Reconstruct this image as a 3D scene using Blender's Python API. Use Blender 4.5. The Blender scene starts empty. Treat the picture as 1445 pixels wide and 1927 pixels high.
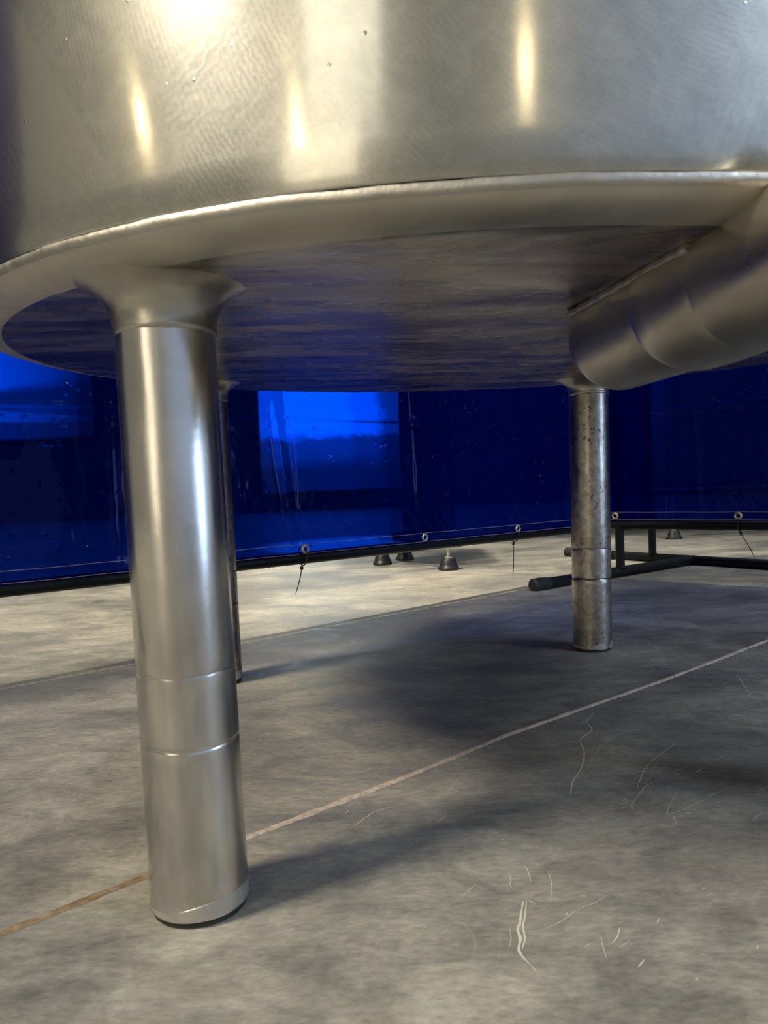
import bpy, bmesh, math, random
import numpy as np
from mathutils import Vector, Matrix, noise
C = bpy.context.scene.collection
sc = bpy.context.scene
PI = math.pi
random.seed(5)

# ------------------------------------------------------------------ camera
cam_d = bpy.data.cameras.new('camera'); cam = bpy.data.objects.new('camera', cam_d); C.objects.link(cam)
roll = math.atan(.041); pitch = math.atan(58/1447)
fw = Vector((0, math.cos(pitch), -math.sin(pitch)))
up0 = Vector((0, math.sin(pitch), math.cos(pitch))); rt0 = Vector((1, 0, 0))
up = math.cos(roll)*up0 + math.sin(roll)*rt0
rt = math.cos(roll)*rt0 - math.sin(roll)*up0
cam.matrix_world = Matrix(((rt.x, up.x, -fw.x, 0), (rt.y, up.y, -fw.y, 0), (rt.z, up.z, -fw.z, .30), (0, 0, 0, 1)))
cam_d.sensor_fit = 'VERTICAL'; cam_d.sensor_height = 36; cam_d.lens = 36*1447/1927
cam_d.clip_start = .01
cam_d.dof.use_dof = True; cam_d.dof.focus_distance = 1.15; cam_d.dof.aperture_fstop = 17
sc.camera = cam
sc.view_settings.view_transform = 'Standard'; sc.view_settings.look = 'None'
sc.view_settings.exposure = 0.0; sc.view_settings.gamma = 1.0; sc.view_settings.use_curve_mapping = False
sc.cycles.caustics_refractive = False; sc.cycles.caustics_reflective = False
sc.cycles.sample_clamp_indirect = 4.0
sc.cycles.use_denoising = True

# ------------------------------------------------------------------ world: the light of a big hall, warm on one side, daylight on the other
w = bpy.data.worlds.new('hall_light'); sc.world = w; w.use_nodes = True
nt = w.node_tree; nt.nodes.clear()
def N(nt, t, **k):
    n = nt.nodes.new(t)
    for a, b in k.items(): setattr(n, a, b)
    return n
def L(nt, a, b): nt.links.new(a, b)
tc = N(nt, 'ShaderNodeTexCoord')
sx = N(nt, 'ShaderNodeSeparateXYZ'); L(nt, tc.outputs['Generated'], sx.inputs[0])
dt = N(nt, 'ShaderNodeVectorMath', operation='DOT_PRODUCT'); L(nt, tc.outputs['Generated'], dt.inputs[0])
dt.inputs[1].default_value = (.88, -.42, .2)
rp = N(nt, 'ShaderNodeValToRGB'); L(nt, dt.outputs['Value'], rp.inputs[0])
els = rp.color_ramp.elements
els[0].position = 0.0; els[0].color = (.25, .235, .19, 1)
els[1].position = .95; els[1].color = (.42, .53, .72, 1)
e = els.new(.45); e.color = (.33, .325, .30, 1)
# the far end of the hall is unlit
dy = N(nt, 'ShaderNodeMapRange'); L(nt, sx.outputs['Y'], dy.inputs[0])
dy.inputs[1].default_value = .1; dy.inputs[2].default_value = .6; dy.inputs[3].default_value = 1; dy.inputs[4].default_value = .15
ms = N(nt, 'ShaderNodeVectorMath', operation='SCALE'); L(nt, rp.outputs[0], ms.inputs[0]); L(nt, dy.outputs[0], ms.inputs['Scale'])
bg = N(nt, 'ShaderNodeBackground'); L(nt, ms.outputs[0], bg.inputs[0]); bg.inputs[1].default_value = .9
wo = N(nt, 'ShaderNodeOutputWorld'); L(nt, bg.outputs[0], wo.inputs[0])

# ------------------------------------------------------------------ lights
def area(name, loc, target, size, power, col, sy=None, spread=None):
    d = bpy.data.lights.new(name, 'AREA'); d.energy = power; d.color = col; d.size = size
    if sy: d.shape = 'RECTANGLE'; d.size_y = sy
    if spread: d.spread = spread
    o = bpy.data.objects.new(name, d); C.objects.link(o); o.location = loc
    o.rotation_euler = (Vector(target)-Vector(loc)).to_track_quat('-Z', 'Y').to_euler()
    return o
def spot(name, loc, target, power, col, ang, radius):
    d = bpy.data.lights.new(name, 'SPOT'); d.energy = power; d.color = col; d.spot_size = ang; d.spot_blend = .35
    d.shadow_soft_size = radius
    o = bpy.data.objects.new(name, d); C.objects.link(o); o.location = loc
    o.rotation_euler = (Vector(target)-Vector(loc)).to_track_quat('-Z', 'Y').to_euler()
    return o
area('daylight_opening', (-3.5, -1.15, 4.6), (.2, .9, 0), 1.0, 310, (1, .89, .70))
area('warm_doorway', (-3.1, -4.6, 1.6), (-.14, .55, .3), 1.5, 34, (1, .86, .62), sy=3.0)
area('cool_doorway', (3.4, -.45, .62), (-.14, .55, .15), 1.0, 16, (.50, .70, 1.0), sy=1.1)
area('skylight', (-2.9, -5.2, 4.5), (0, .8, .3), 1.7, 24, (1, .92, .74))
area('side_doorway', (3.1, -.9, 3.3), (1.0, 1.2, 0), 1.1, 45, (.74, .86, 1.0))
spot('bay_light', (-1.04, 1.46, 2.95), (-.72, 1.75, 0), 250, (1, .90, .70), .85, .04)
spot('bay_light', (.10, 2.47, 2.95), (.30, 2.52, 0), 240, (1, .90, .72), .80, .04)
spot('bay_light', (1.55, 3.0, 2.95), (1.45, 2.75, 0), 95, (1, .92, .76), .8, .04)
spot('added_floor_spot', (-.6, 6.2, 3.6), (-.22, 3.80, 0), 2200, (1, .97, .92), .20, .03)  # spot added in the hall to brighten the floor strip behind the hem

# ------------------------------------------------------------------ materials
def mat(name):
    m = bpy.data.materials.new(name); m.use_nodes = True
    b = m.node_tree.nodes['Principled BSDF']
    return m, m.node_tree, b
def noise_tex(nt, scale, detail=6, rough=.6, dist=0, stretch=None, coord='Object'):
    t = N(nt, 'ShaderNodeTexCoord'); mp = N(nt, 'ShaderNodeMapping'); L(nt, t.outputs[coord], mp.inputs[0])
    if stretch: mp.inputs['Scale'].default_value = stretch
    n = N(nt, 'ShaderNodeTexNoise'); L(nt, mp.outputs[0], n.inputs['Vector'])
    n.inputs['Scale'].default_value = scale; n.inputs['Detail'].default_value = detail
    n.inputs['Roughness'].default_value = rough; n.inputs['Distortion'].default_value = dist
    return n
def ramp(nt, src, stops):
    r = N(nt, 'ShaderNodeValToRGB'); L(nt, src, r.inputs[0])
    e = r.color_ramp.elements
    while len(e) < len(stops): e.new(.5)
    for i, (p, c) in enumerate(stops):
        e[i].position = p; e[i].color = (c[0], c[1], c[2], 1) if not isinstance(c, (int, float)) else (c, c, c, 1)
    return r
def mix(nt, a, b, f, mode='MIX'):
    m = N(nt, 'ShaderNodeMix', data_type='RGBA', blend_type=mode)
    for i, v in ((6, a), (7, b), (0, f)):
        s = m.inputs[i]
        if isinstance(v, (int, float)): s.default_value = v if i == 0 else (v, v, v, 1)
        elif isinstance(v, tuple): s.default_value = (*v, 1)
        else: L(nt, v, s)
    return m.outputs[2]
def bump(nt, b, h, strength, dist=.001, prev=None):
    n = N(nt, 'ShaderNodeBump'); L(nt, h, n.inputs['Height']); n.inputs['Strength'].default_value = strength
    n.inputs['Distance'].default_value = dist
    if prev: L(nt, prev.outputs[0], n.inputs['Normal'])
    L(nt, n.outputs[0], b.inputs['Normal'])
    return n
def plain(name, col, rough=.5, metal=0, spec=.5):
    m, nt, b = mat(name)
    b.inputs['Base Color'].default_value = (*col, 1); b.inputs['Roughness'].default_value = rough
    b.inputs['Metallic'].default_value = metal; b.inputs['Specular IOR Level'].default_value = spec
    n = noise_tex(nt, 60, 4); r = ramp(nt, n.outputs[0], [(.3, max(0, rough-.08)), (.7, min(1, rough+.08))]); L(nt, r.outputs[0], b.inputs['Roughness'])
    return m

# worn polished concrete
M_floor, nt, b = mat('concrete')
n1 = noise_tex(nt, 2.3, 8, .62, .5, (1, 1.5, 1)); n2 = noise_tex(nt, 11, 10, .72, .8, (1, 1.7, 1)); n3 = noise_tex(nt, 90, 6, .7, .3, (1, 2.2, 1))
c1 = ramp(nt, n1.outputs[0], [(.33, (.175, .173, .165)), (.46, (.265, .255, .230)), (.57, (.40, .380, .325)), (.70, (.50, .47, .40))])
c2 = ramp(nt, n2.outputs[0], [(.33, .62), (.5, .92), (.68, 1.25)])
c3 = ramp(nt, n3.outputs[0], [(.3, .72), (.5, .97), (.72, 1.22)])
x = mix(nt, c1.outputs[0], c2.outputs[0], 1.0, 'MULTIPLY'); x = mix(nt, x, c3.outputs[0], 1.0, 'MULTIPLY')
# fine scuffs: thin bright curved hairlines from distorted waves
for sc_, st, th in ((7, (1, .55, 1), .012), (16, (.7, 1, 1), .02)):
    ns = noise_tex(nt, sc_, 3, .55, 1.2, st)
    ad = N(nt, 'ShaderNodeMath', operation='SUBTRACT'); L(nt, ns.outputs[0], ad.inputs[0]); ad.inputs[1].default_value = .5
    ab = N(nt, 'ShaderNodeMath', operation='ABSOLUTE'); L(nt, ad.outputs[0], ab.inputs[0])
    rr = ramp(nt, ab.outputs[0], [(0, .22), (th*.25, .0)])
    nm = noise_tex(nt, sc_*1.7, 3, .5); rm = ramp(nt, nm.outputs[0], [(.52, 0), (.66, 1)])
    f = mix(nt, rr.outputs[0], rm.outputs[0], 1.0, 'MULTIPLY')
    x = mix(nt, x, (.55, .53, .47), f)
# pale specks and a few rust dots
v = N(nt, 'ShaderNodeTexVoronoi'); v.inputs['Scale'].default_value = 38; v.inputs['Randomness'].default_value = 1
tcc = N(nt, 'ShaderNodeTexCoord'); L(nt, tcc.outputs['Object'], v.inputs['Vector'])
rv = ramp(nt, v.outputs['Distance'], [(.03, 1), (.05, 0)])
nq = noise_tex(nt, 9, 2); rq = ramp(nt, nq.outputs[0], [(.55, 0), (.6, .8)])
x = mix(nt, x, (.62, .58, .48), mix(nt, rv.outputs[0], rq.outputs[0], 1.0, 'MULTIPLY'))
L(nt, x, b.inputs['Base Color'])
rr = ramp(nt, n2.outputs[0], [(.3, .42), (.7, .68)]); L(nt, rr.outputs[0], b.inputs['Roughness'])
b.inputs['Specular IOR Level'].default_value = .42
bump(nt, b, n3.outputs[0], .35, .0012)

def steel(name, base=(.56, .545, .50), rough=(.2, .38), stretch=(6, 6, 1), sc_=30, aniso=0.0, rot=0.0, pits=False, bmp=.12, swirl=False, dirt=0.0):
    m, nt, b = mat(name)
    b.inputs['Metallic'].default_value = 1
    na = noise_tex(nt, sc_, 6, .65, 0, stretch); nb = noise_tex(nt, 7, 5, .6, .6); nc = noise_tex(nt, 160, 3, .6, 0)
    lo = tuple(c*.78 for c in base); hi = tuple(min(1, c*1.15) for c in base)
    cr = ramp(nt, nb.outputs[0], [(.3, lo), (.7, hi)]); col = cr.outputs[0]
    if dirt:
        nd = noise_tex(nt, 5, 8, .7, 1.2, (1, 3, 1)); rd = ramp(nt, nd.outputs[0], [(.42, 0), (.62, dirt)])
        col = mix(nt, col, (.17, .14, .10), rd.outputs[0])
    if pits:
        vo = noise_tex(nt, 170, 5, .75, .6, (1, 1, .6)); rvv = ramp(nt, vo.outputs[0], [(.375, 1), (.42, 0)])
        nm = noise_tex(nt, 13, 3); rm = ramp(nt, nm.outputs[0], [(.42, .1), (.6, 1)])
        pm = mix(nt, rvv.outputs[0], rm.outputs[0], 1.0, 'MULTIPLY')
        col = mix(nt, col, (.05, .04, .032), pm)
        ng = noise_tex(nt, 90, 6, .7); rg = ramp(nt, ng.outputs[0], [(.35, .6), (.65, 1.1)]); col = mix(nt, col, rg.outputs[0], 1.0, 'MULTIPLY')
    L(nt, col, b.inputs['Base Color'])
    if swirl:
        # overlapping arcs left by a grinding disc
        tc = N(nt, 'ShaderNodeTexCoord')
        prev = None
        for k, (cx, cy, cz) in enumerate(((-.20, -.42, .60), (.05, -.49, .66), (-.38, -.2, .72))):
            mp = N(nt, 'ShaderNodeMapping'); L(nt, tc.outputs['Object'], mp.inputs[0]); mp.inputs['Location'].default_value = (-cx, -cy, -cz)
            wv = N(nt, 'ShaderNodeTexWave', wave_type='RINGS', rings_direction='SPHERICAL'); L(nt, mp.outputs[0], wv.inputs['Vector'])
            wv.inputs['Scale'].default_value = 60; wv.inputs['Distortion'].default_value = 6; wv.inputs['Detail'].default_value = 3; wv.inputs['Detail Scale'].default_value = 2
            prev = wv.outputs[0] if prev is None else mix(nt, prev, wv.outputs[0], noise_tex(nt, 4+k, 2).outputs[0])
        rw = ramp(nt, prev, [(0, rough[0]), (1, rough[1])])
        b1 = bump(nt, b, prev, .02, .0002)
    else:
        rw = ramp(nt, na.outputs[0], [(.3, rough[0]), (.7, rough[1])]); b1 = None
    L(nt, rw.outputs[0], b.inputs['Roughness'])
    b2 = bump(nt, b, na.outputs[0], bmp, .001, b1); b3 = bump(nt, b, nb.outputs[0], bmp*1.2, .004, b2)
    bump(nt, b, nc.outputs[0], bmp*.5, .0003 if swirl else .0006, b3)
    b.inputs['Anisotropic'].default_value = aniso; b.inputs['Anisotropic Rotation'].default_value = rot
    if aniso:
        tg = N(nt, 'ShaderNodeTangent', direction_type='RADIAL', axis='Z'); L(nt, tg.outputs[0], b.inputs['Tangent'])
    return m
def shell_steel(name):
    # disc-ground sheet: a fairly clear lobe over a broad hazy one, swirl marks in the roughness, one paler corner without swirl tone
    m, nt, b = mat(name); nt.nodes.remove(b)
    out = [n for n in nt.nodes if n.type == 'OUTPUT_MATERIAL'][0]
    tc = N(nt, 'ShaderNodeTexCoord'); prev = None
    nd = noise_tex(nt, 9, 4, .6); sw = None
    for k, (cx, cy, cz) in enumerate(((-.24, -.46, .60), (-.12, -.52, .64), (-.02, -.53, .58), (.12, -.52, .66))):
        mp = N(nt, 'ShaderNodeMapping'); L(nt, tc.outputs['Object'], mp.inputs[0]); mp.inputs['Location'].default_value = (-cx, -cy, -cz)
        wv = N(nt, 'ShaderNodeTexWave', wave_type='RINGS', rings_direction='SPHERICAL'); L(nt, mp.outputs[0], wv.inputs['Vector'])
        wv.inputs['Scale'].default_value = 55+14*k; wv.inputs['Distortion'].default_value = 9; wv.inputs['Detail'].default_value = 4; wv.inputs['Detail Scale'].default_value = 3; wv.inputs['Detail Roughness'].default_value = .75
        nm = noise_tex(nt, 6+2*k, 3); rm = ramp(nt, nm.outputs[0], [(.45, 0), (.6, 1)])
        sw = wv.outputs[0] if sw is None else mix(nt, sw, wv.outputs[0], rm.outputs[0])
    # boundary of the paler corner
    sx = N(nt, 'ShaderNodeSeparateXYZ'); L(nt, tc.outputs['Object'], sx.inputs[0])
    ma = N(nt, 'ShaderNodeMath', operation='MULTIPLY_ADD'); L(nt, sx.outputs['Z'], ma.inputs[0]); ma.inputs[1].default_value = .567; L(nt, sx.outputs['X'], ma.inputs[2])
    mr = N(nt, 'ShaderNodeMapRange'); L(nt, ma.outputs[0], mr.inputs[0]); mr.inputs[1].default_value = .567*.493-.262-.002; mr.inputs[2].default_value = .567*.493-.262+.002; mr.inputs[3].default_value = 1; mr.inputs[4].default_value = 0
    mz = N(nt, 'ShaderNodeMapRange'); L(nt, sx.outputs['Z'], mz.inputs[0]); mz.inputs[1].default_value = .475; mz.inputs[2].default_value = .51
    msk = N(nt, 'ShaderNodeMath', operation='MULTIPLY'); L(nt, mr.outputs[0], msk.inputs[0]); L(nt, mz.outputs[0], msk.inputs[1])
    cl = noise_tex(nt, 5, 6, .65, .8); cr = ramp(nt, cl.outputs[0], [(.32, (.48, .48, .45)), (.5, (.59, .58, .53)), (.68, (.72, .70, .64))])
    fl = noise_tex(nt, 45, 5, .7, 1.0); fr_ = ramp(nt, fl.outputs[0], [(.3, .88), (.7, 1.08)])
    col = mix(nt, cr.outputs[0], fr_.outputs[0], 1.0, 'MULTIPLY')
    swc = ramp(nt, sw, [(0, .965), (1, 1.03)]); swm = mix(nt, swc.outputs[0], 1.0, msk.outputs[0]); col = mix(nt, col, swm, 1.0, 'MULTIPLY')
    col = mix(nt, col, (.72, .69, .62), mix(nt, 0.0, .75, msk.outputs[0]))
    # small dings
    vo = N(nt, 'ShaderNodeTexVoronoi'); vo.inputs['Scale'].default_value = 44; L(nt, tc.outputs['Object'], vo.inputs['Vector'])
    dg = ramp(nt, vo.outputs['Distance'], [(.02, 1), (.06, 0)])
    big = noise_tex(nt, 3.2, 2, .5)
    bb = N(nt, 'ShaderNodeBump'); L(nt, big.outputs[0], bb.inputs['Height']); bb.inputs['Strength'].default_value = .10; bb.inputs['Distance'].default_value = .01
    b2 = N(nt, 'ShaderNodeBump'); L(nt, dg.outputs[0], b2.inputs['Height']); b2.inputs['Strength'].default_value = .32; b2.inputs['Distance'].default_value = .0005; L(nt, bb.outputs[0], b2.inputs['Normal'])
    b3 = N(nt, 'ShaderNodeBump'); L(nt, fl.outputs[0], b3.inputs['Height']); b3.inputs['Strength'].default_value = .05; b3.inputs['Distance'].default_value = .0007; L(nt, b2.outputs[0], b3.inputs['Normal'])
    tg = N(nt, 'ShaderNodeTangent', direction_type='RADIAL', axis='Z')
    def gloss(r0, r1, an):
        g = N(nt, 'ShaderNodeBsdfAnisotropic'); rr = ramp(nt, sw, [(0, r0), (1, r1)]); L(nt, rr.outputs[0], g.inputs['Roughness']); g.inputs['Anisotropy'].default_value = an
        L(nt, col, g.inputs['Color']); L(nt, b3.outputs[0], g.inputs['Normal']); L(nt, tg.outputs[0], g.inputs['Tangent']); return g
    gA = gloss(.115, .14, .35); gB = gloss(.29, .33, .2)
    ms_ = N(nt, 'ShaderNodeMixShader'); ms_.inputs[0].default_value = .66; L(nt, gA.outputs[0], ms_.inputs[1]); L(nt, gB.outputs[0], ms_.inputs[2])
    L(nt, ms_.outputs[0], out.inputs[0])
    return m
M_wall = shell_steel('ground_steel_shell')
M_under = steel('stained_steel_underside', (.46, .43, .38), (.18, .36), (1, 4, 1), 6, 0, dirt=.8, bmp=.26)
M_knuckle = steel('ground_steel_knuckle', (.62, .59, .52), (.34, .50), (1, 1, 4), 25, 0, bmp=.15)
M_leg = steel('satin_steel_leg', (.66, .64, .61), (.16, .29), (10, 10, 1), 10, .5, 0.0, bmp=.075)
M_legp = steel('pitted_steel_leg', (.54, .50, .45), (.24, .42), (10, 10, 1), 14, 0, pits=True, bmp=.3)
M_weld = steel('weld_bead', (.46, .44, .40), (.38, .55), (1, 1, 1), 120, 0, bmp=.6)
M_flare = steel('ground_steel_collar', (.48, .46, .41), (.28, .42), (1, 1, 1), 40, 0, bmp=.25)
M_pipe = steel('outlet_steel', (.52, .49, .44), (.26, .38), (2, 1, 2), 20, 0, bmp=.10)
M_pale = plain('pale_end_cap', (.50, .47, .44), .42, .6)
M_black = plain('black_powder_coat', (.006, .009, .011), .40, 0, .22)
M_rubber = plain('black_rubber', (.018, .018, .018), .6)
M_foot = plain('grey_rubber', (.017, .017, .018), .42)
M_tie = plain('black_nylon', (.008, .008, .008), .4)
M_chrome = plain('bright_zinc', (.7, .7, .68), .25, 1)
M_brass = plain('brass_eyelet', (.80, .66, .34), .28, .6)
M_nickel = plain('dull_nickel_eyelet', (.72, .66, .50), .35, .6)
M_thread = plain('mauve_thread', (.30, .24, .33), .8)
M_machine = plain('dark_grey_enamel', (.06, .06, .065), .5)
M_wallp = plain('dark_sheet_cladding', (.10, .10, .11), .7)
def glazing(name, strength, zst, xst, streak):
    # view outdoors through the pane: open sky, trees to one side, darker ground below
    m, nt, b = mat(name); b.inputs['Emission Strength'].default_value = strength; b.inputs['Base Color'].default_value = (.3, .35, .4, 1)
    t_ = N(nt, 'ShaderNodeTexCoord'); sx = N(nt, 'ShaderNodeSeparateXYZ'); L(nt, t_.outputs['Object'], sx.inputs[0])
    n4 = noise_tex(nt, 2.5, 5, .65, .5, streak); 
    def ma(o, amp):
        a = N(nt, 'ShaderNodeMath', operation='MULTIPLY_ADD'); L(nt, n4.outputs[0], a.inputs[0]); a.inputs[1].default_value = amp; L(nt, sx.outputs[o], a.inputs[2]); return a.outputs[0]
    mz = N(nt, 'ShaderNodeMapRange'); L(nt, ma('Z', .3), mz.inputs[0]); mz.inputs[1].default_value = 0; mz.inputs[2].default_value = 3
    rz = ramp(nt, mz.outputs[0], [(p/3, c) for p, c in zst])
    mx = N(nt, 'ShaderNodeMapRange'); L(nt, ma('X', .35), mx.inputs[0]); mx.inputs[1].default_value = -6; mx.inputs[2].default_value = 2
    rx = ramp(nt, mx.outputs[0], [((p+6)/8, c) for p, c in xst])
    x = mix(nt, (.80, .95, 1.0), rz.outputs[0], 1.0, 'MULTIPLY'); x = mix(nt, x, rx.outputs[0], 1.0, 'MULTIPLY')
    L(nt, x, b.inputs['Emission Color']); return m
M_glow2 = glazing('daylit_glazing', 4.4, [(.60, .03), (.76, .16), (.96, .20), (1.02, 1)], [(-.75, 1), (-.22, .95), (-.12, .30), (.1, .22), (.2, .04)], (1, 1, 1.5))
M_glow1 = glazing('shaded_glazing', 2.3, [(.9, .1), (1.3, .12), (1.36, .5), (1.44, .5), (1.5, .12), (1.66, .12), (1.72, .75)], [(-4.4, 1), (-3.8, .5), (-3.5, .1)], (.25, 1, 4))
M_lamp, nt, b = mat('warm_lamp_glass')
b.inputs['Base Color'].default_value = (1, .9, .7, 1); b.inputs['Emission Color'].default_value = (1, .80, .45, 1); b.inputs['Emission Strength'].default_value = 45
M_joint = steel('joint_filler', (.5, .4, .34), (.7, .8))
for mm, cc in ((M_joint, (.62, .52, .44)),):
    b = mm.node_tree.nodes['Principled BSDF']; b.inputs['Metallic'].default_value = 0
    nt = mm.node_tree; n = noise_tex(nt, 130, 6, .75); r_ = ramp(nt, n.outputs[0], [(.32, (.36, .29, .23)), (.55, cc), (.75, (.74, .66, .58))]); L(nt, r_.outputs[0], b.inputs['Base Color'])
M_joint2, nt, b = mat('old_joint_filler')
n = noise_tex(nt, 60, 6, .75); r_ = ramp(nt, n.outputs[0], [(.35, (.16, .11, .06)), (.5, (.27, .195, .115)), (.66, (.42, .36, .28))]); L(nt, r_.outputs[0], b.inputs['Base Color']); b.inputs['Roughness'].default_value = .55
M_scr = plain('scratched_concrete', (.66, .63, .54), .7)

# translucent blue PVC film
def film(name):
    m, nt, b = mat(name); nt.nodes.remove(b)
    out = [n for n in nt.nodes if n.type == 'OUTPUT_MATERIAL'][0]
    tint = (.0001, .030, .44, 1)
    n1 = noise_tex(nt, 9, 3, .5, .6, (1, 1, .6)); n2 = noise_tex(nt, 42, 3, .55, .8)
    b1 = N(nt, 'ShaderNodeBump'); L(nt, n1.outputs[0], b1.inputs['Height']); b1.inputs['Strength'].default_value = .22; b1.inputs['Distance'].default_value = .008
    rr = ramp(nt, n2.outputs[0], [(.66, 0), (.72, 1)])
    b2 = N(nt, 'ShaderNodeBump'); L(nt, rr.outputs[0], b2.inputs['Height']); b2.inputs['Strength'].default_value = .9; b2.inputs['Distance'].default_value = .003; L(nt, b1.outputs[0], b2.inputs['Normal'])
    # small sharp puckers scattered in patches
    tcv = N(nt, 'ShaderNodeTexCoord'); vv = N(nt, 'ShaderNodeTexVoronoi'); vv.inputs['Scale'].default_value = 34; L(nt, tcv.outputs['Object'], vv.inputs['Vector'])
    pk = ramp(nt, vv.outputs['Distance'], [(.06, 1), (.20, 0)]); pn = noise_tex(nt, 5, 3, .6); pm = ramp(nt, pn.outputs[0], [(.53, 0), (.60, 1)])
    b0 = N(nt, 'ShaderNodeBump'); L(nt, mix(nt, pk.outputs[0], pm.outputs[0], 1.0, 'MULTIPLY'), b0.inputs['Height']); b0.inputs['Strength'].default_value = 1; b0.inputs['Distance'].default_value = .006; L(nt, b2.outputs[0], b0.inputs['Normal']); b2 = b0
    rf = N(nt, 'ShaderNodeBsdfRefraction'); rf.inputs['Color'].default_value = tint; rf.inputs['IOR'].default_value = 1.06; rf.inputs['Roughness'].default_value = .05; L(nt, b2.outputs[0], rf.inputs['Normal'])
    tr = N(nt, 'ShaderNodeBsdfTransparent'); tr.inputs[0].default_value = tint
    m1 = N(nt, 'ShaderNodeMixShader'); m1.inputs[0].default_value = .45; L(nt, rf.outputs[0], m1.inputs[1]); L(nt, tr.outputs[0], m1.inputs[2])
    gl = N(nt, 'ShaderNodeBsdfGlossy'); gl.inputs['Roughness'].default_value = .04; gl.inputs['Color'].default_value = (.40, .42, .8, 1); L(nt, b2.outputs[0], gl.inputs['Normal'])
    fr = N(nt, 'ShaderNodeFresnel'); fr.inputs['IOR'].default_value = 1.28; L(nt, b2.outputs[0], fr.inputs['Normal'])
    m2 = N(nt, 'ShaderNodeMixShader'); L(nt, fr.outputs[0], m2.inputs[0]); L(nt, m1.outputs[0], m2.inputs[1]); L(nt, gl.outputs[0], m2.inputs[2])
    df = N(nt, 'ShaderNodeBsdfDiffuse'); df.inputs[0].default_value = (.0, .0, .20, 1)
    m3 = N(nt, 'ShaderNodeMixShader'); m3.inputs[0].default_value = .25; L(nt, m2.outputs[0], m3.inputs[1]); L(nt, df.outputs[0], m3.inputs[2])
    L(nt, m3.outputs[0], out.inputs[0])
    return m
M_film = film('blue_film')

# ------------------------------------------------------------------ mesh helpers
def link(name, bm, m, parent=None, smooth=True, loc=None):
    me = bpy.data.meshes.new(name); bm.normal_update(); bm.to_mesh(me); bm.free()
    o = bpy.data.objects.new(name, me); C.objects.link(o)
    for mm in (m if isinstance(m, (list, tuple)) else [m]): me.materials.append(mm)
    if smooth:
        for p in me.polygons: p.use_smooth = True
        me.set_sharp_from_angle(angle=math.radians(38))
    if parent: o.parent = parent
    if loc: o.location = loc
    return o
def empty(name, loc, label, cat, group=None, rz=0):
    o = bpy.data.objects.new(name, None); C.objects.link(o); o.location = loc; o.rotation_euler = (0, 0, rz)
    o['label'] = label; o['category'] = cat; o.empty_display_size = .05
    if group: o['group'] = group
    return o
def tag(o, label, cat, group=None):
    o['label'] = label; o['category'] = cat
    if group: o['group'] = group
    return o
def struct(o): o['kind'] = 'structure'; return o
def lathe(prof, seg=64, bm=None, wob=None):
    bm = bm or bmesh.new(); rings = []
    for r, z in prof:
        if r < 1e-5: rings.append([bm.verts.new((0, 0, z))]); continue
        ring = []
        for i in range(seg):
            a = 2*PI*i/seg; rr, zz = (r, z) if wob is None else wob(r, z, a)
            ring.append(bm.verts.new((rr*math.cos(a), rr*math.sin(a), zz)))
        rings.append(ring)
    for A, B in zip(rings, rings[1:]):
        for i in range(seg):
            j = (i+1) % seg
            if len(A) == 1 and len(B) == 1: continue
            if len(A) == 1: bm.faces.new((A[0], B[j], B[i]))
            elif len(B) == 1: bm.faces.new((A[i], A[j], B[0]))
            else: bm.faces.new((A[i], A[j], B[j], B[i]))
    bmesh.ops.recalc_face_normals(bm, faces=bm.faces)
    return bm
def tube(pts, r, seg=16, bm=None, cap=True, rad=None):
    bm = bm or bmesh.new(); pts = [Vector(p) for p in pts]; rings = []; up = None
    for i, p in enumerate(pts):
        d = (pts[min(i+1, len(pts)-1)] - pts[max(i-1, 0)]).normalized()
        if up is None: up = Vector((0, 0, 1)) if abs(d.z) < .9 else Vector((1, 0, 0))
        s = d.cross(up).normalized(); up = s.cross(d).normalized()
        rr = rad[i] if rad else r
        rings.append([bm.verts.new(p + s*rr*math.cos(2*PI*k/seg) + up*rr*math.sin(2*PI*k/seg)) for k in range(seg)])
    for A, B in zip(rings, rings[1:]):
        for k in range(seg): bm.faces.new((A[k], A[(k+1) % seg], B[(k+1) % seg], B[k]))
    if cap: bm.faces.new(rings[0]); bm.faces.new(rings[-1])
    bmesh.ops.recalc_face_normals(bm, faces=bm.faces)
    return bm
def box(bm, lo, hi, bev=0):
    r = bmesh.ops.create_cube(bm, size=1); vs = r['verts']
    for v in vs: v.co = Vector([(lo[i]+hi[i])/2 + v.co[i]*(hi[i]-lo[i]) for i in range(3)])
    if bev:
        es = list({e for v in vs for e in v.link_edges}); bmesh.ops.bevel(bm, geom=es, offset=bev, segments=2, affect='EDGES')
    return bm
def torus(R, r, seg=32, ms=10, bm=None, squash=1):
    bm = bm or bmesh.new(); rings = []
    for i in range(seg):
        a = 2*PI*i/seg
        rings.append([bm.verts.new(((R+r*math.cos(t))*math.cos(a), (R+r*math.cos(t))*math.sin(a), r*squash*math.sin(t))) for t in [2*PI*k/ms for k in range(ms)]])
    for i in range(seg):
        A, B = rings[i], rings[(i+1) % seg]
        for k in range(ms): bm.faces.new((A[k], B[k], B[(k+1) % ms], A[(k+1) % ms]))
    bmesh.ops.recalc_face_normals(bm, faces=bm.faces)
    return bm

# ------------------------------------------------------------------ setting
bm = bmesh.new(); box(bm, (-10, -9, -.2), (10, 9.2, 0))
floor = struct(link('floor', bm, M_floor, smooth=False))
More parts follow.
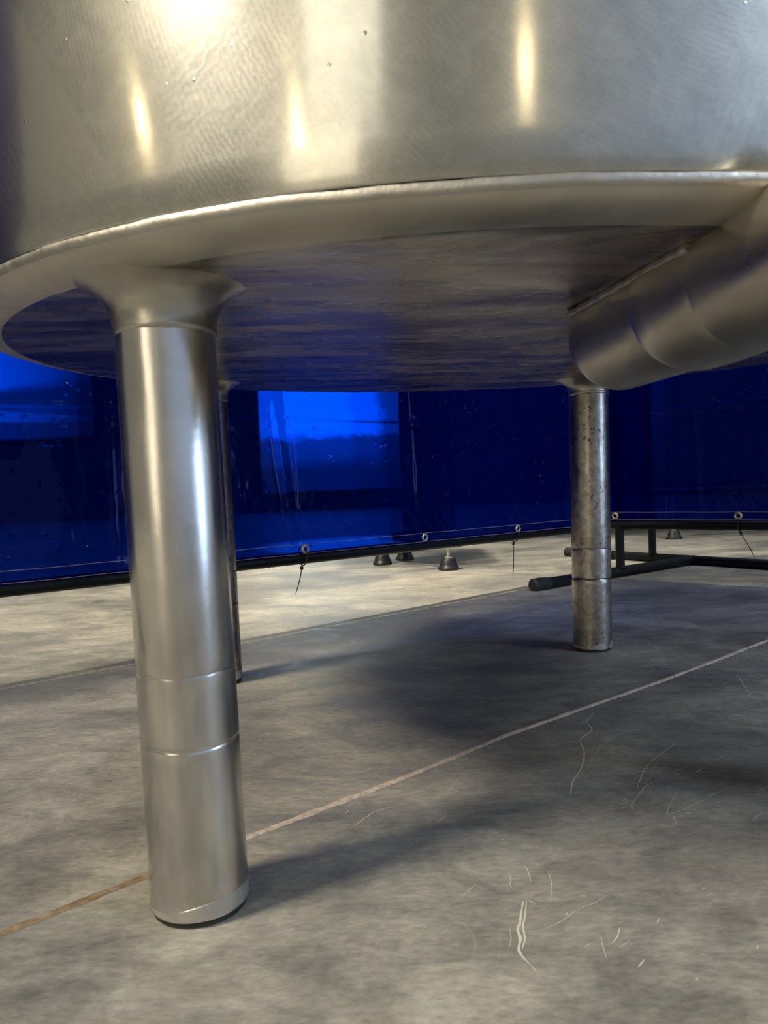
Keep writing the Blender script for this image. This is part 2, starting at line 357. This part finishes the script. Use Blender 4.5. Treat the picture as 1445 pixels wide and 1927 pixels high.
# scratches scored into the concrete
SC = [(0.55, [(0.273, 0.881), (0.246, 0.854), (0.221, 0.822), (0.194, 0.768)]), (0.53, [(0.194, 0.768), (0.22, 0.785)]), (0.4, [(0.149, 0.731), (0.179, 0.746), (0.194, 0.768)]), (0.44, [(0.185, 0.796), (0.218, 0.825), (0.229, 0.838)]), (0.53, [(0.253, 0.953), (0.239, 0.926), (0.22, 0.902)]), (1.39, [(0.233, 0.912), (0.232, 0.886), (0.211, 0.855), (0.204, 0.813), (0.189, 0.769), (0.173, 0.738), (0.164, 0.709)]), (0.69, [(0.309, 0.831), (0.284, 0.804), (0.254, 0.766), (0.228, 0.715)]), (0.43, [(0.268, 0.775), (0.255, 0.752)]), (0.53, [(0.276, 0.766), (0.261, 0.754)]), (0.53, [(0.302, 0.771), (0.276, 0.751)]), (0.79, [(0.308, 0.758), (0.294, 0.745)]), (0.76, [(0.345, 0.79), (0.332, 0.779)]), (0.51, [(0.254, 0.732), (0.234, 0.718)]), (0.4, [(0.242, 0.726), (0.214, 0.684), (0.21, 0.673)]), (0.44, [(0.267, 0.711), (0.252, 0.688), (0.237, 0.659), (0.27, 0.678), (0.317, 0.714)]), (0.58, [(0.297, 0.7), (0.281, 0.69)]), (0.45, [(0.24, 0.657), (0.237, 0.64)]), (0.49, [(0.348, 0.707), (0.333, 0.698)]), (0.5, [(0.317, 0.654), (0.302, 0.642)]), (0.48, [(0.21, 0.696), (0.21, 0.686)]), (1.47, [(0.087, 0.531), (0.083, 0.517), (0.08, 0.505), (0.077, 0.497), (0.077, 0.487), (0.074, 0.476), (0.075, 0.468), (0.078, 0.461)]), (1.1, [(0.089, 0.53), (0.084, 0.51), (0.081, 0.5), (0.08, 0.487), (0.076, 0.476)]), (0.51, [(0.078, 0.461), (0.081, 0.452)]), (0.44, [(0.09, 0.532), (0.095, 0.526)]), (0.43, [(0.083, 0.571), (0.083, 0.56), (0.081, 0.554), (0.082, 0.549)]), (0.44, [(0.097, 0.58), (0.098, 0.57), (0.097, 0.555)]), (0.43, [(0.113, 0.571), (0.112, 0.556), (0.108, 0.534)]), (0.38, [(0.086, 0.494), (0.094, 0.496), (0.107, 0.504), (0.123, 0.518), (0.136, 0.525), (0.149, 0.536)]), (0.68, [(0.144, 0.495), (0.14, 0.486), (0.134, 0.478)]), (0.64, [(0.149, 0.461), (0.142, 0.453)]), (0.4, [(0.129, 0.486), (0.127, 0.474), (0.126, 0.461)]), (0.4, [(0.121, 0.479), (0.115, 0.475)]), (0.4, [(0.146, 0.48), (0.137, 0.473)]), (0.35, [(0.072, 0.5), (0.071, 0.487), (0.068, 0.478)]), (0.55, [(0.129, 0.535), (0.132, 0.534)]), (0.53, [(-0.005, 0.696), (-0.021, 0.686), (-0.041, 0.655)]), (0.51, [(0.045, 0.675), (0.036, 0.662)]), (0.42, [(0.066, 0.763), (0.049, 0.722)]), (0.38, [(0.057, 0.557), (0.044, 0.539)]), (0.76, [(0.502, 1.105), (0.47, 1.0)])]
def catmull(P, n=6):
    P = [Vector(p) for p in P]
    if len(P) < 3: return [P[0].lerp(P[1], k/5) for k in range(6)]
    Q = [2*P[0]-P[1]] + P + [2*P[-1]-P[-2]]; out = []
    for i in range(1, len(Q)-2):
        for k in range(n):
            t = k/n; a, b_, c, d = Q[i-1], Q[i], Q[i+1], Q[i+2]
            out.append(.5*((2*b_) + (c-a)*t + (2*a-5*b_+4*c-d)*t*t + (3*b_-a-3*c+d)*t**3))
    return out + [P[-1]]
bm = bmesh.new(); rs = random.Random(2)
def ribbon(P, w):
    pr = None; P = catmull([(p[0], p[1], 0) for p in P]); n = len(P)
    for i, p in enumerate(P):
        d = (P[min(i+1, n-1)]-P[max(i-1, 0)]).normalized(); s = Vector((-d.y, d.x, 0))
        t = i/(n-1); ww = w*.5*(.25+.75*math.sin(PI*min(1, max(0, t)))**.5)*rs.uniform(.6, 1.1)
        a = bm.verts.new(p+s*ww+Vector((0, 0, .00025))); c = bm.verts.new(p-s*ww+Vector((0, 0, .00025)))
        if pr: bm.faces.new((pr[0], pr[1], c, a))
        pr = (a, c)
for wd, P in SC: ribbon(P, wd*.0015)
for k in range(110):   # short loose nicks and chips
    px, py = rs.uniform(-.5, .9), rs.uniform(.35, 1.5); a = rs.gauss(.7, .5); l = rs.uniform(.002, .008)
    ribbon([(px, py), (px+l*math.cos(a), py+l*math.sin(a))], rs.uniform(.0004, .0012))
sm = link('scratches', bm, M_scr, floor, smooth=False); sm['kind'] = 'stuff'

# filled control joint across the slab
def joint(P, wd, h, seed):
    bm = bmesh.new(); r = random.Random(seed); pr = None; pts = []
    for (a, b_) in zip(P, P[1:]):
        a, b_ = Vector((*a, 0)), Vector((*b_, 0)); n = max(2, int((b_-a).length/.004))
        pts += [a.lerp(b_, k/n) for k in range(n)]
    pts.append(Vector((*P[-1], 0)))
    for i, p in enumerate(pts):
        d = (pts[min(i+1, len(pts)-1)]-pts[max(i-1, 0)]).normalized(); s = Vector((-d.y, d.x, 0))
        q = noise.noise(Vector((p.x*40, p.y*40, seed))); ww = wd*.5*(1+.45*q+r.uniform(-.14, .14)); off = .0008*noise.noise(Vector((p.x*14, p.y*14, 3+seed)))
        row = [bm.verts.new(p+s*(off+ww*k)+Vector((0, 0, h*(1-k*k)*(1+.5*q)+.0002))) for k in (-1, -.5, 0, .5, 1)]
        if pr:
            for k in range(4): bm.faces.new((pr[k], row[k], row[k+1], pr[k+1]))
        pr = row
    bmesh.ops.recalc_face_normals(bm, faces=bm.faces)
    return bm
struct(link('trim_1', joint([(-.165, .615), (-.1296, .6455), (.0146, .7699), (.1291, .8781), (.3899, 1.0864), (.65, 1.31), (2.6, 2.98)], .0082, .0018, 1), M_joint))
struct(link('trim_2', joint([(-1.2, -.41), (-.2758, .5174), (-.1932, .591), (-.165, .615)], .0075, .0005, 2), M_joint2))

def wall(name, lo, hi, holes=()):
    bm = bmesh.new(); xs = lo[0]; y0, y1 = lo[1], hi[1]
    hs = sorted(holes)
    for (a, b_, c, d) in hs:
        box(bm, (xs, y0, 0), (a, y1, hi[2])); box(bm, (a, y0, 0), (b_, y1, c)); box(bm, (a, y0, d), (b_, y1, hi[2])); xs = b_
    box(bm, (xs, y0, 0), (hi[0], y1, hi[2]))
    return struct(link(name, bm, M_wallp, smooth=False))
wall('wall_back', (-10, 9, 0), (10, 9.2, 5), [(-5.2, -3.5, .95, 2.9), (-1.42, .05, .22, 3.0)])
bm = bmesh.new(); box(bm, (-10, 2.5, 0), (-9.8, 9, 5)); struct(link('wall_left', bm, M_wallp, smooth=False))
bm = bmesh.new(); box(bm, (9.8, 2.5, 0), (10, 9, 5)); struct(link('wall_right', bm, M_wallp, smooth=False))
for i, (a, b_, c, d) in enumerate([(-5.2, -3.5, .95, 2.9), (-1.42, .05, .22, 3.0)]):
    bm = bmesh.new(); box(bm, (a, 9.08, c), (b_, 9.12, d)); wd = struct(link('window_%d' % (i+1), bm, (M_glow1, M_glow2)[i], smooth=False))
    bm = bmesh.new()
    box(bm, (a-.05, 8.97, c-.05), (b_+.05, 9.03, c)); box(bm, (a-.05, 8.97, d), (b_+.05, 9.03, d+.05)); box(bm, (a-.05, 8.97, c), (a, 9.03, d)); box(bm, (b_, 8.97, c), (b_+.05, 9.03, d))
    link('window_frame', bm, M_machine, wd, smooth=False)

# ------------------------------------------------------------------ the tank
TX, TY = .107, .93
tank = empty('steel_tank', (TX, TY, 0), 'large round brushed stainless steel tank standing on tubular legs', 'tank')
def tiltbm(bm):
    for v in bm.verts:
        v.co.z += .026*v.co.y - .013*v.co.x
    return bm
def wobw(r, z, a):
    return r + .0012*noise.noise(Vector((math.cos(a)*3, math.sin(a)*3, z*5))), z
bm = lathe([(.5362, .4655), (.537, .4668), (.537, .49), (.537, .6), (.537, .8), (.537, 1.0), (.537, 1.3), (.527, 1.345), (.497, 1.38), (.37, 1.42), (.2, 1.445), (0, 1.455)], 160, wob=wobw)
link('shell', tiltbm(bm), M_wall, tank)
def wobu(r, z, a):
    k = 1 if r < .48 else 0
    return r, z + k*.0016*noise.noise(Vector((math.cos(a)*r*9, math.sin(a)*r*16, 1))) + .0007*noise.noise(Vector((math.cos(a)*r*30, math.sin(a)*r*30, 5)))
prof = [(0, .4500)] + [(.02+.022*k, .4500-.0012*(k/20)) for k in range(22)] + [(.491, .4487), (.501, .4490), (.510, .4500), (.518, .4516), (.525, .4538), (.531, .4565), (.5352, .4598), (.5362, .4608)]
bm = lathe(prof, 160, wob=wobu)
for f in bm.faces:
    c = f.calc_center_median(); f.material_index = 0 if math.hypot(c.x, c.y) < .497 else 1
link('base', tiltbm(bm), [M_under, M_knuckle], tank)
bm = bmesh.new(); rings = []
def wobb(r, z, a): return r + .0008*noise.noise(Vector((a*16, 2, 0))), z + .0022*noise.noise(Vector((a*6, z, 0))) + .0006*noise.noise(Vector((a*70, z, 0)))
bm = lathe([(.5350, .4590), (.5361, .4602), (.5366, .4612), (.5369, .4625), (.5366, .4640), (.5364, .4652), (.5358, .4662)], 260, wob=wobb)
link('weld_seam', tiltbm(bm), M_weld, tank)

def underz(x, y): return .4490 + .026*(y-TY) - .013*(x-TX)
def make_leg(x, y, lx, ly, r, m, wz, rings, hidden=False):
    """tube from floor to collar, leaning (lx, ly) over its length"""
    uz = underz(x, y)
    P = [(0, .0045), (r*.93, .0045), (r, .0075)]
    rg = sorted(rings)
    prof = []
    z = .0052; zs = [z]
    while z < wz: z += .012; zs.append(min(z, wz))
    for q in rg: zs += [q+d for d in (-.0022, -.0014, -.0006, 0, .0006, .0014, .0022)]
    zs = sorted(set(round(q, 5) for q in zs))
    def rr(z):
        o = 0
        for i, q in enumerate(rg):
            d = abs(z-q)
            if d < .0018: o += (-.00045 if i == 0 else -.00022)*(2.2 if m is M_legp else 1)*(1-d/.0018)
        return r+o
    prof = [(rr(q), q) for q in zs]
    def wob(r_, z, a):
        dz = 0
        for i, q in enumerate(rg):
            if abs(z-q) < .003: dz = .0016*noise.noise(Vector((a*1.7, q*50, x*9))) + .0007*noise.noise(Vector((a*11, q*30, x)))
        return r_ + .0003*noise.noise(Vector((math.cos(a)*2, math.sin(a)*2, z*20+x))), z+dz
    bm = lathe(prof, 56, wob=wob)
    for v in bm.verts: v.co.x += lx*v.co.z/wz; v.co.y += ly*v.co.z/wz
    leg = link('leg', bm, m, tank, loc=(x-TX, y-TY, 0))
    # pale end cap and dark rubber pad
    bm = lathe([(0, .0045), (r*.95, .0045), (r*1.001, .0062), (r*1.003, .0075), (r*1.002, .0095), (r*.985, .0100)], 56, wob=lambda r_, z, a: (r_, z + (.0085*max(0, math.cos(a+.55)) if z > .009 else 0)))
    link('end_cap', bm, M_pale, leg)
    bm = lathe([(0, .0), (r*.90, .0), (r*.95, .001), (r*.95, .0038), (r*.90, .0048), (0, .0048)], 48)
    link('rubber_pad', bm, M_rubber, leg)
    h = uz-wz
    f = lambda t: (r + .0008 + (r*.80)*(t**2.6) + .003*t, wz - .001 + (h+.0025)*(1-(1-t)**1.35))
    prof = [(r*.985, wz-.004), (r+.0006, wz-.003), (r+.0012, wz-.0012), (r+.0012, wz+.0008)] + [f(k/14) for k in range(1, 15)]
    bm = lathe(prof, 72, wob=lambda r_, z, a: (r_*(1+.018*noise.noise(Vector((a*1.5, z*60, x)))) , z+.0005*noise.noise(Vector((a*12, z*200, y)))))
    for v in bm.verts: v.co.x += lx; v.co.y += ly; t_ = max(0, (v.co.z-wz)/h); gx, gy = v.co.x+x-TX, v.co.y+y-TY; v.co.z += ((.026*v.co.y-.013*v.co.x) + np.interp(math.hypot(gx, gy), [.49, .501, .51, .518, .525, .531, .5352, .537], [0, .0003, .0013, .0029, .0051, .0078, .0111, .015])*.9)*t_
    link('collar', bm, M_flare, leg)
    return leg
R1, R2 = .173, .1225
l1 = make_leg(-.1442, .5456, -.0054, .004, .0346, M_leg, .4118, (R1, R2))
l2 = make_leg(.3458, 1.300, .0065, 0, .0325, M_legp, .4335, (R1, R2)); l2['label'] = 'leg with dark pitting down its surface'
l3 = make_leg(-.263, 1.183, -.003, 0, .0325, M_legp, .435, (R1, R2))
l4 = make_leg(.464, .662, 0, 0, .0345, M_leg, .414, (R1, R2))

# big outlet pipe running out from under the base
ax0, ax1 = Vector((.2105-TX, .681-TY, .4165)), Vector((.248-TX, .343-TY, .4165))
def pt(t): return ax0.lerp(ax1, t)
def along(ts, rs_, seg=72, bm=None): return tube([pt(t) for t in ts], 0, seg, bm, True, rs_)
rp_ = .0455
bm = along([0, .003, .008, .016, .03, .1, .2, .3, .36, .372], [rp_*.90, rp_*.95, rp_*.985, rp_, rp_, rp_, rp_, rp_, rp_, rp_*.985])
pipe = link('outlet_pipe', bm, M_pipe, tank)
bm = along([.365, .372, .38, .40, .44, .50, .56, .585, .60, .61], [rp_*.99, rp_*1.012, rp_*1.03, rp_*1.05, rp_*1.055, rp_*1.045, rp_*1.03, rp_*1.015, rp_*1.0, rp_*.98])
link('pipe_sleeve', bm, M_pipe, pipe)
bm = along([.60, .61, .63, .70, .885, .892], [rp_*.99, rp_*1.0, rp_*1.0, rp_*1.0, rp_*1.0, rp_*.99]); link('pipe_end', bm, M_pipe, pipe)
bm = along([.89, .893, .90, .93, .95, .955], [rp_*1.0, rp_*1.14, rp_*1.18, rp_*1.18, rp_*1.12, rp_*.98]); link('ferrule', bm, M_chrome, pipe)
# bead where the pipe is welded into the base
pts = []
for k in range(40):
    t = .0 + .62*k/39; p = pt(t); zz = underz(p.x+TX, p.y+TY)-.0015; dz = zz-p.z; off = math.sqrt(max(0, rp_**2-dz*dz))
    pts.append((p.x-off-.001+.0006*math.sin(k*2.1), p.y, zz+.0005*math.sin(k*1.3)))
link('weld_seam', tube(pts, .0032, 10), M_weld, pipe)

# ------------------------------------------------------------------ welding screens
A1 = Vector((-.622, 1.231, .150)); B1 = Vector((.87, 2.507, .134)); L1 = 1.963
A2 = Vector((.656, 2.197, .150)); d2 = Vector((.742, -.671, 0)).normalized()
d1 = (B1-A1); d1.z = 0; d1n = d1.normalized()
HT = 2.4; RB = .0130
def screen(name, P0, P1, label, posts):
    """P0, P1: ends of the bottom rail"""
    root = empty(name, (P0.x, P0.y, 0), label, 'screen frame', 'welding screen frames')
    O = Vector((P0.x, P0.y, 0))
    link('bottom_rail', tube([P0-O, P1-O], RB, 20), M_black, root)
    u = (P1-P0); u.z = 0; u.normalize()
    link('top_rail', tube([Vector((P0.x, P0.y, HT))-O, Vector((P1.x, P1.y, HT))-O], RB, 16), M_black, root)
    for P, zb in posts:
        bm = tube([Vector((P.x, P.y, .024))-O, Vector((P.x, P.y, HT))-O], .0125, 20)
        link('post', bm, M_black, root)
    return root, O, u
def foot(root, O, p0, p1, pp, capstart=True, capend=False):
    p0, p1 = Vector((*p0, .0145)), Vector((*p1, .0145)); d = (p1-p0).normalized()
    f = link('foot', tube([p0-O, p1-O], .0145, 20), M_black, root)
    def cap(a, d):
        q = [a-O-d*.012, a-O-d*.008, a-O+d*.022, a-O+d*.030, a-O+d*.038, a-O+d*.05]
        bm = tube(q, 0, 20, None, True, [.013, .0178, .0182, .0165, .0168, .0150])
        zmin = min(v.co.z for v in bm.verts)
        for v in bm.verts:
            if v.co.z < .0004: v.co.z = .0004
        link('end_cap', bm, M_rubber, f)
    if capstart: cap(p0, d)
    if capend: cap(p1, -d)
    bm = torus(.0125, .0022, 24, 8)
    for v in bm.verts: v.co += Vector((pp[0]-O.x, pp[1]-O.y, .028))
    link('weld_bead', bm, M_black, f)
    return f
E1 = A1 - d1n*.82 ; E1.z = .158
r1, O1, u1 = screen('welding_screen_frame', E1, B1, 'long black tubular screen frame running behind the tank from the left edge', [(E1, 0), (Vector((.873, 2.509, 0)), 0)])
foot(r1, O1, (.665, 2.787), (1.135, 2.159), (.873, 2.509), True, True)
foot(r1, O1, (E1.x-.24, E1.y+.28), (E1.x+.2, E1.y-.235), (E1.x, E1.y), True, True)
E2 = A2 + d2*1.75; E2.z = .150
A2b = A2 - d2*.004
r2, O2, u2 = screen('welding_screen_frame', A2b, E2, 'shorter black screen frame at right whose capped foot points left past the pitted leg', [(Vector((.668, 2.186, 0)), 0), (Vector((E2.x, E2.y, 0)), 0)])
foot(r2, O2, (.385, 1.985), (.965, 2.405), (.676, 2.182), True, False)
foot(r2, O2, (E2.x-.29, E2.y-.22), (E2.x+.29, E2.y+.22), (E2.x, E2.y), True, True)

# film curtains laced to the frames
def curtain(name, O, u, length, zb0, zb1, creases, hcr, grom, label, seed, brass=()):
    nrm = Vector((u.y, -u.x, 0))            # towards the tank
    zs = [0, .006, .012, .018, .024] ; z = .03
    while z < .62: zs.append(z); z += .007
    while z < HT-.19: zs.append(z); z += .12
    zs.append(HT-.165)
    ns = int(length/.007); ss = [length*k/ns for k in range(ns+1)]
    def disp(s, z):
        fade = min(1, max(0, (z-.012)/.06))
        d = .006*noise.noise(Vector((s*1.6, z*1.3, seed)))*fade + .0022*noise.noise(Vector((s*7, z*4, seed+3)))*(.25+.75*fade)
        for s0, a, wd, sl in creases:
            q = s-(s0+sl*(z-.1)); d += a*math.exp(-abs(q)/wd)*(.35+.65*fade)*(1+.6*noise.noise(Vector((z*9, s0*7, seed))))
        for z0, a in hcr:
            q = z-(z0+.006*noise.noise(Vector((s*3, 0, seed)))); d += a*math.exp(-abs(q)/.006)
        for g in grom:
            q = math.hypot((s-g)/1.0, z-.02); d += .0035*math.exp(-q/.035)*math.sin((s-g)*160+z*90)*fade
        if z < .03: d += 0.0008
        return d
    bm = bmesh.new(); G = []
    for z in zs:
        row = []
        for s in ss:
            zb = zb0+(zb1-zb0)*s/length
            row.append(bm.verts.new(u*s + nrm*(.0145+disp(s, z)) + Vector((0, 0, zb+z*(HT-.165-zb+.0)/(HT-.165)))))
        G.append(row)
    for i in range(len(zs)-1):
        for j in range(ns): bm.faces.new((G[i][j], G[i][j+1], G[i+1][j+1], G[i+1][j]))
    for f in bm.faces: f.smooth = True
    me = bpy.data.meshes.new(name); bm.to_mesh(me); bm.free(); me.materials.append(M_film)
    o = bpy.data.objects.new(name, me); C.objects.link(o); o.location = O
    tag(o, label, 'curtain', 'blue film curtains')
    def zb_(s): return zb0+(zb1-zb0)*s/length
    for zz in (.0035, .0235):       # two rows of stitching along the hem
        bm = bmesh.new()
        P = [u*s + nrm*(.0145+disp(s, zz)+.0009) + Vector((0, 0, zb_(s)+zz+.0004*math.sin(s*40))) for s in ss[::1]]
        for k in range(len(P)-1):
            tube([P[k].lerp(P[k+1], .04), P[k].lerp(P[k+1], .96)], .00065, 5, bm, False)
        link('stitching', bm, M_thread, o)
    for k, g in enumerate(grom):
        bm = bmesh.new()
        lathe([(.0048, -.0014), (.0052, .0012), (.0066, .0022), (.0085, .0018), (.0098, .0006), (.0100, -.0012)], 28, bm)
        R = nrm.to_track_quat('Z', 'Y').to_matrix().to_4x4()
        bmesh.ops.transform(bm, matrix=R, verts=bm.verts)
        q = u*g + nrm*(.0145+disp(g, .0135)+.0012) + Vector((0, 0, zb_(g)+.0135))
        bmesh.ops.translate(bm, verts=bm.verts, vec=q)
        link('grommet', bm, M_brass if k in brass else M_nickel, o)
    return o, disp
Lc1 = (B1-E1).length; base = .82
c1, _ = curtain('film_curtain', Vector((E1.x, E1.y, 0)), d1n, (Vector((B1.x, B1.y, 0))-Vector((E1.x, E1.y, 0))).length-.02, .165, .140,
    [(base+.19, .004, .010, .0), (base+.548, .008, .006, -.10), (base+.565, -.004, .004, -.06), (base+.915, .006, .004, -.03), (base+1.27, .004, .006, .03), (base-.16, .004, .008, .02)],
    [(.300, .006), (.309, -.004)], [base-.14, base+.2228, base+.585, base+.9285, base+1.27, base+1.62], 'translucent dark blue film curtain glowing bright behind the front leg', 1.0, brass=(1,))
c2, _ = curtain('film_curtain', Vector((A2b.x, A2b.y, 0)), d2, 1.74, .1615, .1615,
    [(.245, .005, .008, -.02), (.62, .004, .006, .02), (.95, .005, .007, 0)], [(.325, .008), (.335, -.005)],
    [.016, .348, .68, 1.02, 1.36, 1.7], 'unlit translucent dark blue film curtain to the right of the pitted leg', 7.0, brass=(0, 1))

def zip_tie(P, u, zr, tail, label):
    """loop through the eyelet round the rail at P, cable head underneath, tail end given as an offset"""
    nrm = Vector((u.y, -u.x, 0)); q = []
    for k in range(29):
        a = 2*PI*k/28
        q.append(nrm*(.004+.0165*math.cos(a)) + Vector((0, 0, .0045+.0195*math.sin(a))) + u*(.001*math.sin(a*2)))
    bm = tube(q, .0014, 8, None, False)
    o = link('zip_tie', bm, M_tie); o.location = (P.x, P.y, zr)
    tag(o, label, 'cable tie', 'cable ties on the screen rails')
    bm = bmesh.new(); box(bm, (-.0032, -.0032, -.0245), (.0032, .0032, -.0165), .0008); h = link('head', bm, M_tie, o)
    t = Vector(tail); pts = [Vector((0, 0, -.021)).lerp(Vector((0, 0, -.021))+t, k/8) + Vector((.0015*math.sin(k/8*PI), 0, 0)) for k in range(9)]
    bm = tube(pts, .0010, 8, None, True, [.0011]*7+[.0009, .0005]); link('tail', bm, M_tie, o)
    return o
for s, tail, lb in ((.585, (-.016, 0, -.055), 'cable tie with long tail hanging below the bright blue patch of curtain'),
                    (1.270, (-.006, -.01, -.088), 'cable tie dangling left of the pitted leg')):
    P = A1 + d1n*s; zip_tie(P, d1n, .150-.016*s/L1, tail, 'black '+lb)
P = A2b + d2*.348; zip_tie(P, d2, .150, (.030, -.01, -.062), 'black cable tie at the right edge slanting towards the lower right')

# ------------------------------------------------------------------ machines beyond the screens
def lev_foot(x, y, parent, O, zt, ro=.034, label=None):
    bm = lathe([(0, 0), (ro, 0), (ro*1.03, .004), (ro*1.0, .009), (ro*.90, .012), (ro*.84, .018), (ro*.76, .028), (ro*.70, .0345), (ro*.64, .037), (ro*.5, .038), (0, .038)], 36)
    f = link('levelling_foot', bm, M_foot, parent, loc=(x-O[0], y-O[1], 0))
    bm = lathe([(0, .037), (.013, .037), (.013, .045), (.0055, .046), (.0055, zt), (0, zt)], 20); link('threaded_stem', bm, M_chrome, f)
    return f
O = (.09, 2.75)
mch = empty('machine_stand', (*O, 0), 'machine stand on three grey rubber levelling feet beyond the long blue curtain', 'machine stand')
for x_, y_ in ((-.0125, 2.765), (.0716, 2.90), (.2053, 2.525)): lev_foot(x_, y_, mch, O, .088)
bm = bmesh.new()
for a, b_ in (((-.0125, 2.765), (.0716, 2.90)), ((.0716, 2.90), (.2053, 2.525)), ((.2053, 2.525), (-.0125, 2.765))):
    tube([(a[0]-O[0], a[1]-O[1], .100), (b_[0]-O[0], b_[1]-O[1], .100)], .013, 12, bm)
link('base_frame', bm, M_machine, mch)
bm = bmesh.new(); box(bm, (.10, -.24, .074), (.16, -.20, .098), .002); link('bracket', bm, M_machine, mch)
bm = bmesh.new(); box(bm, (-.07, -.09, .11), (.11, .09, .95), .01); box(bm, (-.16, -.16, .95), (.2, .2, 1.12), .012); link('cabinet', bm, M_machine, mch)
O = (1.66, 3.66)
mc2 = empty('machine_stand', (*O, 0), 'machine stand with one grey foot showing under the right hand rail', 'machine stand')
for x_, y_ in ((1.245, 3.31), (2.1, 3.4), (2.05, 4.0), (1.25, 3.97)): lev_foot(x_, y_, mc2, O, .2)
bm = bmesh.new()
for a, b_ in (((-.415, -.35), (.44, -.26)), ((.44, -.26), (.39, .34)), ((.39, .34), (-.41, .31)), ((-.41, .31), (-.415, -.35))): tube([(a[0], a[1], .21), (b_[0], b_[1], .21)], .013, 12, bm)
link('base_frame', bm, M_machine, mc2)
bm = bmesh.new(); box(bm, (-.38, -.28, .22), (.36, .28, 1.1), .01); link('cabinet', bm, M_machine, mc2)

# ------------------------------------------------------------------ hanging lamps behind the camera, mirrored in the tank
for (x_, y_, z_, lb) in ((-7.0, -2.35, 3.9, 'round warm lamp hanging far to the left'), (-4.4, -5.5, 3.85, 'round warm lamp hanging in the middle of the hall'), (.80, -6.3, 3.95, 'round warm lamp hanging straight behind the viewer')):
    t = empty('high_bay_lamp', (x_, y_, z_), lb, 'lamp', 'warm hanging lamps')
    link('lamp_shade', lathe([(.05, .35), (.12, .33), (.16, .2), (.24, .02), (.245, 0), (.235, .01), (.14, .2), (.1, .3)], 40), M_machine, t)
    bm = bmesh.new(); bmesh.ops.create_uvsphere(bm, u_segments=24, v_segments=16, radius=.13)
    for v in bm.verts: v.co.z = v.co.z*.9 - .02
    link('bulb', bm, M_lamp, t)
    link('cord', tube([(0, 0, .33), (0, 0, 1.6)], .01, 8), M_rubber, t)
